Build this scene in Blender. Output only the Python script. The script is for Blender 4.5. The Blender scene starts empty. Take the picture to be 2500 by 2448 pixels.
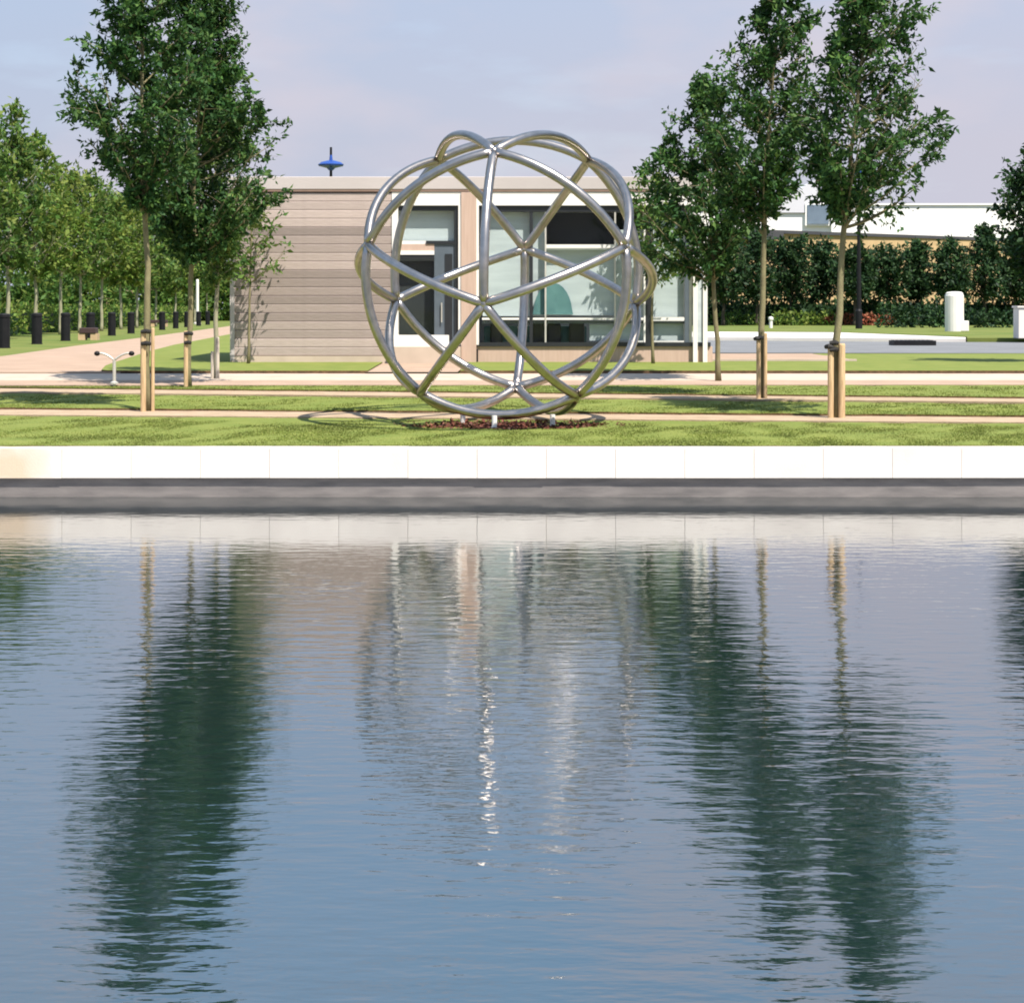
import bpy, bmesh, math, random
import numpy as np
from mathutils import Vector, Matrix

scene = bpy.context.scene
COL = scene.collection
R_ = math.radians

# ------------------------------------------------------------------ camera
FPX, HZ, ZC = 5000.0, 757.0, 2.1          # focal length in photo pixels, horizon row, eye height above water
cam_data = bpy.data.cameras.new('camera')
cam_data.sensor_fit = 'HORIZONTAL'
cam_data.sensor_width = 36.0
cam_data.lens = 36.0 * FPX / 2500.0
cam_data.shift_y = -(1224.0 - HZ) / 2500.0
cam_data.clip_start = 0.1
cam_data.clip_end = 8000.0
cam = bpy.data.objects.new('camera', cam_data)
cam.location = (0, 0, ZC)
cam.rotation_euler = (R_(90), 0, 0)
COL.objects.link(cam)
scene.camera = cam

# ------------------------------------------------------------------ light
SUN_EL, SUN_AZ = R_(57), math.atan2(0.60, -0.80)     # azimuth measured from +Y towards +X
sun_dir = Vector((math.sin(SUN_AZ) * math.cos(SUN_EL), math.cos(SUN_AZ) * math.cos(SUN_EL), math.sin(SUN_EL)))
sd = bpy.data.lights.new('sun', 'SUN')
sd.energy = 5.0
sd.angle = R_(0.5)
sd.color = (1.0, 0.925, 0.82)
sun = bpy.data.objects.new('sun', sd)
sun.rotation_euler = sun_dir.to_track_quat('Z', 'Y').to_euler()
COL.objects.link(sun)

world = bpy.data.worlds.new('World')
scene.world = world
world.use_nodes = True
wt = world.node_tree
for n in list(wt.nodes):
    wt.nodes.remove(n)
def wn(t, **kw):
    n = wt.nodes.new(t)
    for k, v in kw.items():
        setattr(n, k, v)
    return n
w_out = wn('ShaderNodeOutputWorld')
w_bg = wn('ShaderNodeBackground')
w_bg.inputs['Strength'].default_value = 0.12
w_sky = wn('ShaderNodeTexSky', sky_type='NISHITA')
w_sky.sun_disc = False
w_sky.sun_elevation = SUN_EL
w_sky.sun_rotation = SUN_AZ
w_sky.air_density = 1.0
w_sky.dust_density = 1.5
w_sky.ozone_density = 1.5
w_tc = wn('ShaderNodeTexCoord')
w_sep = wn('ShaderNodeSeparateXYZ')
wt.links.new(w_tc.outputs['Generated'], w_sep.inputs[0])
# thin high cloud: soft veil, thicker low down and in wide streaks
w_map = wn('ShaderNodeMapping')
w_map.inputs['Scale'].default_value = (2.2, 2.2, 9.0)
w_map.inputs['Location'].default_value = (0.7, 0.2, 0.35)
wt.links.new(w_tc.outputs['Generated'], w_map.inputs[0])
w_noise = wn('ShaderNodeTexNoise')
w_noise.inputs['Scale'].default_value = 2.6
w_noise.inputs['Detail'].default_value = 6.0
w_noise.inputs['Roughness'].default_value = 0.55
wt.links.new(w_map.outputs[0], w_noise.inputs['Vector'])
w_r1 = wn('ShaderNodeMapRange')
w_r1.inputs['From Min'].default_value = 0.35
w_r1.inputs['From Max'].default_value = 0.68
w_r1.inputs['To Min'].default_value = 0.0
w_r1.inputs['To Max'].default_value = 0.45
wt.links.new(w_noise.outputs['Fac'], w_r1.inputs['Value'])
w_r2 = wn('ShaderNodeMapRange')
w_r2.inputs['From Min'].default_value = 0.0
w_r2.inputs['From Max'].default_value = 0.45
w_r2.inputs['To Min'].default_value = 0.9
w_r2.inputs['To Max'].default_value = 0.6
wt.links.new(w_sep.outputs['Z'], w_r2.inputs['Value'])
w_add = wn('ShaderNodeMath', operation='ADD', use_clamp=True)
wt.links.new(w_r1.outputs[0], w_add.inputs[0])
wt.links.new(w_r2.outputs[0], w_add.inputs[1])
w_mix = wn('ShaderNodeMix', data_type='RGBA')
wt.links.new(w_add.outputs[0], w_mix.inputs[0])
wt.links.new(w_sky.outputs[0], w_mix.inputs[6])
w_rx = wn('ShaderNodeMapRange')
w_rx.inputs['From Min'].default_value = -0.35; w_rx.inputs['From Max'].default_value = 0.3
wt.links.new(w_sep.outputs['X'], w_rx.inputs['Value'])
w_cc = wn('ShaderNodeMix', data_type='RGBA')
w_cc.inputs[6].default_value = (2.25, 2.55, 3.2, 1)
w_cc.inputs[7].default_value = (2.75, 2.68, 3.12, 1)
wt.links.new(w_rx.outputs[0], w_cc.inputs[0])
w_rz = wn('ShaderNodeMapRange')
w_rz.inputs['From Min'].default_value = 0.08; w_rz.inputs['From Max'].default_value = 0.32
wt.links.new(w_sep.outputs['Z'], w_rz.inputs['Value'])
w_cz = wn('ShaderNodeMix', data_type='RGBA')
w_cz.inputs[7].default_value = (1.75, 2.75, 4.1, 1)
wt.links.new(w_rz.outputs[0], w_cz.inputs[0])
wt.links.new(w_cc.outputs[2], w_cz.inputs[6])
wt.links.new(w_cz.outputs[2], w_mix.inputs[7])
w_map2 = wn('ShaderNodeMapping')
w_map2.inputs['Scale'].default_value = (1.0, 1.0, 2.4)
w_map2.inputs['Location'].default_value = (0.35, 0.0, 0.1)
wt.links.new(w_tc.outputs['Generated'], w_map2.inputs[0])
w_n2 = wn('ShaderNodeTexNoise')
w_n2.inputs['Scale'].default_value = 7.0
w_n2.inputs['Detail'].default_value = 5.0
wt.links.new(w_map2.outputs[0], w_n2.inputs['Vector'])
w_r3 = wn('ShaderNodeMapRange')
w_r3.inputs['From Min'].default_value = 0.47
w_r3.inputs['From Max'].default_value = 0.72
w_r3.inputs['To Max'].default_value = 0.75
wt.links.new(w_n2.outputs['Fac'], w_r3.inputs['Value'])
w_mx2 = wn('ShaderNodeMix', data_type='RGBA')
w_mx2.inputs[7].default_value = (3.2, 2.9, 3.2, 1)
wt.links.new(w_r3.outputs[0], w_mx2.inputs[0])
wt.links.new(w_mix.outputs[2], w_mx2.inputs[6])
wt.links.new(w_mx2.outputs[2], w_bg.inputs['Color'])
wt.links.new(w_bg.outputs[0], w_out.inputs[0])

scene.view_settings.view_transform = 'Standard'
scene.view_settings.look = 'None'
scene.view_settings.exposure = 0.92
scene.view_settings.gamma = 1.0
scene.view_settings.use_curve_mapping = False
scene.render.engine = 'CYCLES'
scene.cycles.filter_width = 1.9
scene.cycles.max_bounces = 8
scene.cycles.transparent_max_bounces = 16
scene.render.resolution_x, scene.render.resolution_y = 1024, 1002

# ------------------------------------------------------------------ photo-survey helpers
def WY(x, row, Y):                       # world point on a photo ray at depth Y
    return Vector(((x - 1250) / FPX * Y, Y, ZC - (row - HZ) / FPX * Y))
def WZ(x, row, z):                       # world point where a photo ray meets height z
    Y = FPX * (ZC - z) / (row - HZ)
    return Vector(((x - 1250) / FPX * Y, Y, z))
def zg(Y):                               # ground level behind the cross path
    if Y <= 42:
        return max(0.95 + (Y - 37.6) * 0.05 / 4.4, 0.9)
    return min(1.0 + (Y - 42) * 0.05 / 18, 1.05)
def G(x, row, dz=0.0):
    Y = 42.0
    for _ in range(40):
        Y = FPX * (ZC - zg(Y)) / (row - HZ)
    p = WZ(x, row, zg(Y))
    p.z += dz
    return p

# ------------------------------------------------------------------ materials
def nt_new(name):
    m = bpy.data.materials.new(name)
    m.use_nodes = True
    return m, m.node_tree, m.node_tree.nodes['Principled BSDF']
def simple(name, c1, c2=None, scale=6.0, rough=0.7, metal=0.0, bump=0.0, bscale=40.0, stretch=(1, 1, 1),
           coord='Object', objvar=0.0, spec=0.5, detail=5.0):
    m, nt, b = nt_new(name)
    L, N = nt.links, nt.nodes
    b.inputs['Roughness'].default_value = rough
    b.inputs['Metallic'].default_value = metal
    b.inputs['Specular IOR Level'].default_value = spec
    tc = N.new('ShaderNodeTexCoord')
    mp = N.new('ShaderNodeMapping')
    mp.inputs['Scale'].default_value = stretch
    if coord == 'World':
        ge = N.new('ShaderNodeNewGeometry')
        L.new(ge.outputs['Position'], mp.inputs[0])
    else:
        L.new(tc.outputs[coord], mp.inputs[0])
    col = None
    if c2 is None:
        c2 = tuple(v * 0.8 for v in c1)
    no = N.new('ShaderNodeTexNoise')
    no.inputs['Scale'].default_value = scale
    no.inputs['Detail'].default_value = detail
    L.new(mp.outputs[0], no.inputs['Vector'])
    rg = N.new('ShaderNodeMapRange')
    rg.inputs['From Min'].default_value = 0.3
    rg.inputs['From Max'].default_value = 0.7
    L.new(no.outputs['Fac'], rg.inputs['Value'])
    mx = N.new('ShaderNodeMix'); mx.data_type = 'RGBA'
    L.new(rg.outputs[0], mx.inputs[0])
    mx.inputs[6].default_value = (*c1, 1); mx.inputs[7].default_value = (*c2, 1)
    col = mx.outputs[2]
    if objvar:
        oi = N.new('ShaderNodeObjectInfo')
        hs = N.new('ShaderNodeHueSaturation')
        r2 = N.new('ShaderNodeMapRange')
        r2.inputs['To Min'].default_value = 1 - objvar
        r2.inputs['To Max'].default_value = 1 + objvar
        L.new(oi.outputs['Random'], r2.inputs['Value'])
        L.new(r2.outputs[0], hs.inputs['Value'])
        L.new(col, hs.inputs['Color'])
        col = hs.outputs[0]
    L.new(col, b.inputs['Base Color'])
    if bump:
        n2 = N.new('ShaderNodeTexNoise')
        n2.inputs['Scale'].default_value = bscale
        n2.inputs['Detail'].default_value = 4
        L.new(mp.outputs[0], n2.inputs['Vector'])
        bp = N.new('ShaderNodeBump')
        bp.inputs['Strength'].default_value = bump
        bp.inputs['Distance'].default_value = 0.02
        L.new(n2.outputs['Fac'], bp.inputs['Height'])
        L.new(bp.outputs[0], b.inputs['Normal'])
    return m

def leafmat(name, cols, transl=0.35):
    """leaf colours picked per leaf, partly translucent"""
    m, nt, b = nt_new(name)
    L, N = nt.links, nt.nodes
    ge = N.new('ShaderNodeNewGeometry')
    rp = N.new('ShaderNodeValToRGB')
    el = rp.color_ramp.elements
    while len(el) < len(cols):
        el.new(0.5)
    for i, c in enumerate(cols):
        el[i].position = i / (len(cols) - 1)
        el[i].color = (*c, 1)
    L.new(ge.outputs['Random Per Island'], rp.inputs[0])
    tc = N.new('ShaderNodeTexCoord')
    no = N.new('ShaderNodeTexNoise')
    no.inputs['Scale'].default_value = 1.1
    L.new(tc.outputs['Object'], no.inputs['Vector'])
    hs = N.new('ShaderNodeHueSaturation')
    r2 = N.new('ShaderNodeMapRange')
    r2.inputs['From Min'].default_value = 0.3; r2.inputs['From Max'].default_value = 0.7
    r2.inputs['To Min'].default_value = 0.65; r2.inputs['To Max'].default_value = 1.3
    L.new(no.outputs['Fac'], r2.inputs['Value'])
    L.new(r2.outputs[0], hs.inputs['Value'])
    L.new(rp.outputs[0], hs.inputs['Color'])
    L.new(hs.outputs[0], b.inputs['Base Color'])
    b.inputs['Roughness'].default_value = 0.6
    b.inputs['Specular IOR Level'].default_value = 0.22
    tr = N.new('ShaderNodeBsdfTranslucent')
    L.new(hs.outputs[0], tr.inputs['Color'])
    mx = N.new('ShaderNodeMixShader')
    mx.inputs[0].default_value = transl
    out = N['Material Output']
    L.new(b.outputs[0], mx.inputs[1]); L.new(tr.outputs[0], mx.inputs[2])
    L.new(mx.outputs[0], out.inputs['Surface'])
    return m

M = {}
M['steel'] = simple('brushed_steel', (0.48, 0.435, 0.405), (0.36, 0.33, 0.31), scale=9, rough=0.29, metal=1.0, bump=0.05, bscale=60)
M['grass'] = simple('lawn_turf', (0.122, 0.160, 0.034), (0.172, 0.195, 0.048), scale=2.2, rough=0.9, bump=0.0, bscale=30, coord='World', spec=0.15, detail=9)
M['grass_far'] = simple('rough_grass', (0.085, 0.13, 0.03), (0.16, 0.17, 0.05), scale=0.35, rough=0.95, bump=0.6, bscale=6, coord='World', spec=0.1)
M['soil'] = simple('soil_edge', (0.17, 0.10, 0.055), (0.08, 0.05, 0.03), scale=12, rough=0.95, bump=1, coord='World', spec=0.1)
M['mulch'] = simple('bark_mulch', (0.13, 0.042, 0.028), (0.055, 0.022, 0.016), scale=30, rough=0.95, bump=1.0, bscale=55, coord='World', spec=0.1)
M['gravel'] = simple('pale_gravel', (0.40, 0.305, 0.215), (0.30, 0.225, 0.155), scale=3.5, rough=0.95, bump=0.5, bscale=60, coord='World', spec=0.15)
M['pinkpath'] = simple('pinkish_bound_gravel', (0.37, 0.27, 0.205), (0.30, 0.22, 0.165), scale=1.4, rough=0.92, bump=0.3, bscale=60, coord='World', spec=0.15, detail=8)
M['pale_edge'] = simple('pale_stone_edging', (0.47, 0.385, 0.31), (0.38, 0.31, 0.245), scale=2, rough=0.85, coord='World')
M['asphalt'] = simple('worn_asphalt', (0.165, 0.17, 0.18), (0.125, 0.13, 0.137), scale=0.8, rough=0.85, bump=0.3, bscale=30, coord='World')
M['concrete'] = simple('pale_concrete', (0.66, 0.62, 0.58), (0.55, 0.52, 0.48), scale=0.9, rough=0.85, coord='World')
M['wetwall'] = simple('dark_wet_wall', (0.17, 0.155, 0.15), (0.095, 0.088, 0.088), scale=2.2, rough=0.7, bump=0.3, coord='World', stretch=(1, 1, 6))
M['black'] = simple('black_paint', (0.006, 0.006, 0.008), (0.010, 0.010, 0.012), rough=0.55, spec=0.2)
M['blackgrey'] = simple('dark_frame_paint', (0.016, 0.018, 0.022), rough=0.4)
M['timber'] = simple('weathered_cedar', (0.40, 0.332, 0.308), (0.33, 0.272, 0.25), scale=8, rough=0.8, bump=0.2, bscale=14, stretch=(0.7, 3, 10), objvar=0.33, spec=0.2)
M['pierwood'] = simple('pinkish_timber', (0.46, 0.34, 0.28), (0.40, 0.29, 0.235), scale=4, rough=0.8, stretch=(5, 5, .4), spec=0.2)
M['fascia'] = simple('pale_render_fascia', (0.44, 0.40, 0.39), (0.39, 0.355, 0.345), scale=0.7, rough=0.8, spec=0.2)
M['whitepaint'] = simple('white_paint', (0.70, 0.68, 0.65), (0.63, 0.61, 0.585), scale=1.5, rough=0.5)
M['brown'] = simple('brown_trim', (0.20, 0.13, 0.10), rough=0.7)
M['door'] = simple('grey_blue_door_paint', (0.085, 0.105, 0.13), (0.07, 0.09, 0.11), rough=0.4)
M['interior'] = simple('pale_interior_wall', (0.62, 0.62, 0.60), (0.55, 0.56, 0.54), scale=0.5, rough=0.8)
M['blind'] = simple('pale_roller_blind', (0.45, 0.495, 0.51), (0.36, 0.40, 0.42), scale=1.2, rough=0.8, stretch=(1, 1, 6))
M['dark_int'] = simple('dark_interior', (0.006, 0.010, 0.011), (0.012, 0.016, 0.017), scale=1.5, rough=0.7)  # near-black: the shade of the unlit rooms is put into the colour
M['teal'] = simple('teal_fabric', (0.09, 0.20, 0.20), (0.05, 0.13, 0.14), scale=3, rough=0.8)
M['stake'] = simple('pale_softwood', (0.58, 0.42, 0.25), (0.34, 0.23, 0.125), scale=7, rough=0.85, stretch=(6, 6, 0.5), bump=0.2, spec=0.2)
M['stake_white'] = simple('bleached_post', (0.50, 0.45, 0.38), (0.40, 0.35, 0.29), scale=5, rough=0.85, stretch=(6, 6, 0.6), spec=0.2)
M['rubber'] = simple('black_rubber_tie', (0.015, 0.013, 0.013), rough=0.7)
M['tan'] = simple('tan_brick', (0.44, 0.31, 0.165), (0.37, 0.26, 0.135), scale=1.4, rough=0.85)
M['whitewall'] = simple('white_cladding', (0.82, 0.81, 0.80), (0.78, 0.77, 0.76), scale=0.15, rough=0.6)
M['greyroof'] = simple('pale_grey_roof', (0.55, 0.55, 0.60), (0.5, 0.5, 0.55), scale=0.3, rough=0.6)
M['darkroof'] = simple('dark_roof_edge', (0.03, 0.03, 0.04), (0.05, 0.05, 0.055), scale=0.6, rough=0.6)
M['redroof'] = simple('dark_red_tiles', (0.12, 0.03, 0.025), (0.06, 0.02, 0.02), scale=3, rough=0.8)
M['bluelamp'] = simple('deep_blue_enamel', (0.015, 0.05, 0.24), (0.02, 0.07, 0.3), rough=0.35)
M['windowglass'] = simple('grey_blue_pane', (0.16, 0.21, 0.27), (0.11, 0.15, 0.2), scale=0.8, rough=0.12)
M['galv'] = simple('pale_galvanised_steel', (0.6, 0.57, 0.52), (0.5, 0.48, 0.44), rough=0.45, metal=0.5)
M['flower'] = leafmat('rust_red_flowers', [(0.22, 0.05, 0.03), (0.30, 0.09, 0.05), (0.16, 0.05, 0.03), (0.25, 0.12, 0.06)], 0.2)
M['seat'] = simple('dark_stained_wood', (0.05, 0.025, 0.025), (0.035, 0.018, 0.018), rough=0.6)
M['tanstone'] = simple('tan_stone', (0.48, 0.34, 0.2), rough=0.8)
DK = [(0.013, 0.044, 0.013), (0.024, 0.072, 0.018), (0.042, 0.105, 0.023), (0.085, 0.150, 0.034)]
M['leaf_dark'] = leafmat('dark_green_leaves', DK, 0.25)
M['leaf_mid'] = leafmat('mid_green_leaves', [(0.035, 0.088, 0.018), (0.062, 0.135, 0.025), (0.10, 0.175, 0.034), (0.16, 0.20, 0.045)], 0.33)
M['leaf_yel'] = leafmat('yellow_green_leaves', [(0.05, 0.12, 0.02), (0.10, 0.18, 0.03), (0.155, 0.22, 0.04), (0.21, 0.245, 0.055)], 0.38)
M['leaf_hedge'] = leafmat('hedge_leaves', [(0.008, 0.026, 0.012), (0.015, 0.044, 0.016), (0.024, 0.06, 0.019), (0.045, 0.09, 0.026)], 0.2)
M['leaf_grass'] = leafmat('grass_blades', [(0.13, 0.175, 0.034), (0.155, 0.195, 0.04), (0.18, 0.21, 0.048), (0.23, 0.235, 0.07)], 0.3)
M['bark'] = simple('smooth_olive_bark', (0.21, 0.19, 0.105), (0.14, 0.12, 0.07), scale=7, rough=0.85, stretch=(2, 2, 1), bump=0.3, spec=0.15)
M['bark_pale'] = simple('pale_green_bark', (0.30, 0.29, 0.20), (0.22, 0.21, 0.14), scale=4, rough=0.85, spec=0.15)
M['bark_dark'] = simple('dark_bark', (0.05, 0.04, 0.03), rough=0.9)

# coping stone with a rusty stain near its left end
def coping_mat():
    m = simple('white_coping_stone', (0.62, 0.585, 0.545), (0.545, 0.51, 0.475), scale=2.5, rough=0.75, bump=0.12, bscale=50, coord='World', objvar=0.035, spec=0.25)
    nt = m.node_tree; L, N = nt.links, nt.nodes; b = N['Principled BSDF']
    src = b.inputs['Base Color'].links[0].from_socket
    ge = N.new('ShaderNodeNewGeometry')
    vm = N.new('ShaderNodeVectorMath'); vm.operation = 'DISTANCE'
    vm.inputs[1].default_value = (-5.45, 23.15, 0.50)
    no = N.new('ShaderNodeTexNoise'); no.inputs['Scale'].default_value = 3.0
    L.new(ge.outputs['Position'], no.inputs['Vector'])
    sc = N.new('ShaderNodeVectorMath'); sc.operation = 'MULTIPLY_ADD'
    sc.inputs[1].default_value = (.35, .35, .35); 
    L.new(no.outputs['Color'], sc.inputs[0]); L.new(ge.outputs['Position'], sc.inputs[2])
    L.new(sc.outputs[0], vm.inputs[0])
    mr = N.new('ShaderNodeMapRange'); mr.inputs['From Min'].default_value = 0.15; mr.inputs['From Max'].default_value = 0.5
    mr.inputs['To Min'].default_value = 0.75; mr.inputs['To Max'].default_value = 0.0
    L.new(vm.outputs['Value'], mr.inputs['Value'])
    mx = N.new('ShaderNodeMix'); mx.data_type = 'RGBA'
    L.new(mr.outputs[0], mx.inputs[0]); L.new(src, mx.inputs[6]); mx.inputs[7].default_value = (0.45, 0.34, 0.22, 1)
    L.new(mx.outputs[2], b.inputs['Base Color'])
    return m
M['coping'] = coping_mat()

def glass_mat(name, tint=(0.965, 0.98, 0.975), refl=1.0):
    m = bpy.data.materials.new(name); m.use_nodes = True
    nt = m.node_tree; L, N = nt.links, nt.nodes
    N.remove(N['Principled BSDF'])
    out = N['Material Output']
    t = N.new('ShaderNodeBsdfTransparent'); t.inputs[0].default_value = (*tint, 1)
    g = N.new('ShaderNodeBsdfGlossy'); g.inputs['Roughness'].default_value = 0.03
    no = N.new('ShaderNodeTexNoise'); no.inputs['Scale'].default_value = 0.8
    bp = N.new('ShaderNodeBump'); bp.inputs['Strength'].default_value = 0.05; bp.inputs['Distance'].default_value = 0.02
    L.new(no.outputs['Fac'], bp.inputs['Height']); L.new(bp.outputs[0], g.inputs['Normal'])
    f = N.new('ShaderNodeFresnel'); f.inputs['IOR'].default_value = 1.33
    mx = N.new('ShaderNodeMixShader')
    ge = N.new('ShaderNodeNewGeometry')
    mb = N.new('ShaderNodeMath'); mb.operation = 'SUBTRACT'; mb.inputs[0].default_value = 1.0
    L.new(ge.outputs['Backfacing'], mb.inputs[1])
    mm = N.new('ShaderNodeMath'); mm.operation = 'MULTIPLY'
    L.new(f.outputs[0], mm.inputs[0]); L.new(mb.outputs[0], mm.inputs[1])
    L.new(mm.outputs[0], mx.inputs[0]); L.new(t.outputs[0], mx.inputs[1]); L.new(g.outputs[0], mx.inputs[2])
    L.new(mx.outputs[0], out.inputs['Surface'])
    return m
M['glass'] = glass_mat('window_glass')

def water_mat():
    m, nt, b = nt_new('pond_water')
    L, N = nt.links, nt.nodes
    ge = N.new('ShaderNodeNewGeometry')
    def layer(sx, sy, scale, detail, rot=0.0):
        mp = N.new('ShaderNodeMapping'); mp.inputs['Scale'].default_value = (sx, sy, 1); mp.inputs['Rotation'].default_value = (0, 0, rot)
        L.new(ge.outputs['Position'], mp.inputs[0])
        no = N.new('ShaderNodeTexNoise'); no.inputs['Scale'].default_value = scale; no.inputs['Detail'].default_value = detail
        no.inputs['Roughness'].default_value = 0.5
        L.new(mp.outputs[0], no.inputs['Vector'])
        return no.outputs['Fac']
    a = layer(0.6, 1.45, 4.6, 2.0, 0.12)
    c = layer(0.8, 1.6, 14.0, 2.0, -0.2)
    ad = N.new('ShaderNodeMath'); ad.operation = 'MULTIPLY_ADD'
    ad.inputs[1].default_value = 0.20
    L.new(c, ad.inputs[0]); L.new(a, ad.inputs[2])
    sp = N.new('ShaderNodeSeparateXYZ'); L.new(ge.outputs['Position'], sp.inputs[0])
    lee = N.new('ShaderNodeMapRange'); lee.interpolation_type = 'SMOOTHSTEP'
    lee.inputs['From Min'].default_value = 12.0; lee.inputs['From Max'].default_value = 23.0
    lee.inputs['To Min'].default_value = 1.0; lee.inputs['To Max'].default_value = 0.28
    L.new(sp.outputs['Y'], lee.inputs['Value'])
    gust = N.new('ShaderNodeMapRange')
    gust.inputs['From Min'].default_value = 0.35; gust.inputs['From Max'].default_value = 0.65
    gust.inputs['To Min'].default_value = 0.65; gust.inputs['To Max'].default_value = 1.25
    L.new(layer(0.35, 0.5, 0.6, 2.0), gust.inputs['Value'])
    am = N.new('ShaderNodeMath'); am.operation = 'MULTIPLY'
    L.new(lee.outputs[0], am.inputs[0]); L.new(gust.outputs[0], am.inputs[1])
    hm = N.new('ShaderNodeMath'); hm.operation = 'MULTIPLY'
    L.new(ad.outputs[0], hm.inputs[0]); L.new(am.outputs[0], hm.inputs[1])
    bp = N.new('ShaderNodeBump'); bp.inputs['Strength'].default_value = 1.0; bp.inputs['Distance'].default_value = 0.0060
    L.new(hm.outputs[0], bp.inputs['Height'])
    N.remove(b)
    df = N.new('ShaderNodeBsdfDiffuse'); df.inputs['Color'].default_value = (0.008, 0.022, 0.025, 1)
    gl = N.new('ShaderNodeBsdfGlossy'); gl.inputs['Roughness'].default_value = 0.045
    fr = N.new('ShaderNodeFresnel'); fr.inputs['IOR'].default_value = 1.45
    pw_ = N.new('ShaderNodeMath'); pw_.operation = 'POWER'; pw_.inputs[1].default_value = 0.42
    mx = N.new('ShaderNodeMixShader')
    L.new(bp.outputs[0], gl.inputs['Normal']); L.new(bp.outputs[0], fr.inputs['Normal'])
    L.new(fr.outputs[0], pw_.inputs[0]); L.new(pw_.outputs[0], mx.inputs[0])
    L.new(df.outputs[0], mx.inputs[1]); L.new(gl.outputs[0], mx.inputs[2])
    L.new(mx.outputs[0], N['Material Output'].inputs['Surface'])
    return m
M['water'] = water_mat()

# ------------------------------------------------------------------ object helpers
def tag(o, label=None, cat=None, group=None, kind=None):
    if label: o['label'] = label
    if cat: o['category'] = cat
    if group: o['group'] = group
    if kind: o['kind'] = kind
    return o
def thing(name, label, cat, loc=(0, 0, 0), group=None):
    o = bpy.data.objects.new(name, None)
    o.empty_display_size = 0.2
    COL.objects.link(o)
    o.location = loc
    return tag(o, label, cat, group)
def copy_tree(o, parent=None):
    c = o.copy()
    COL.objects.link(c)
    if parent is not None:
        c.parent = parent
    for ch in list(o.children):
        copy_tree(ch, c)
    return c

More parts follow.
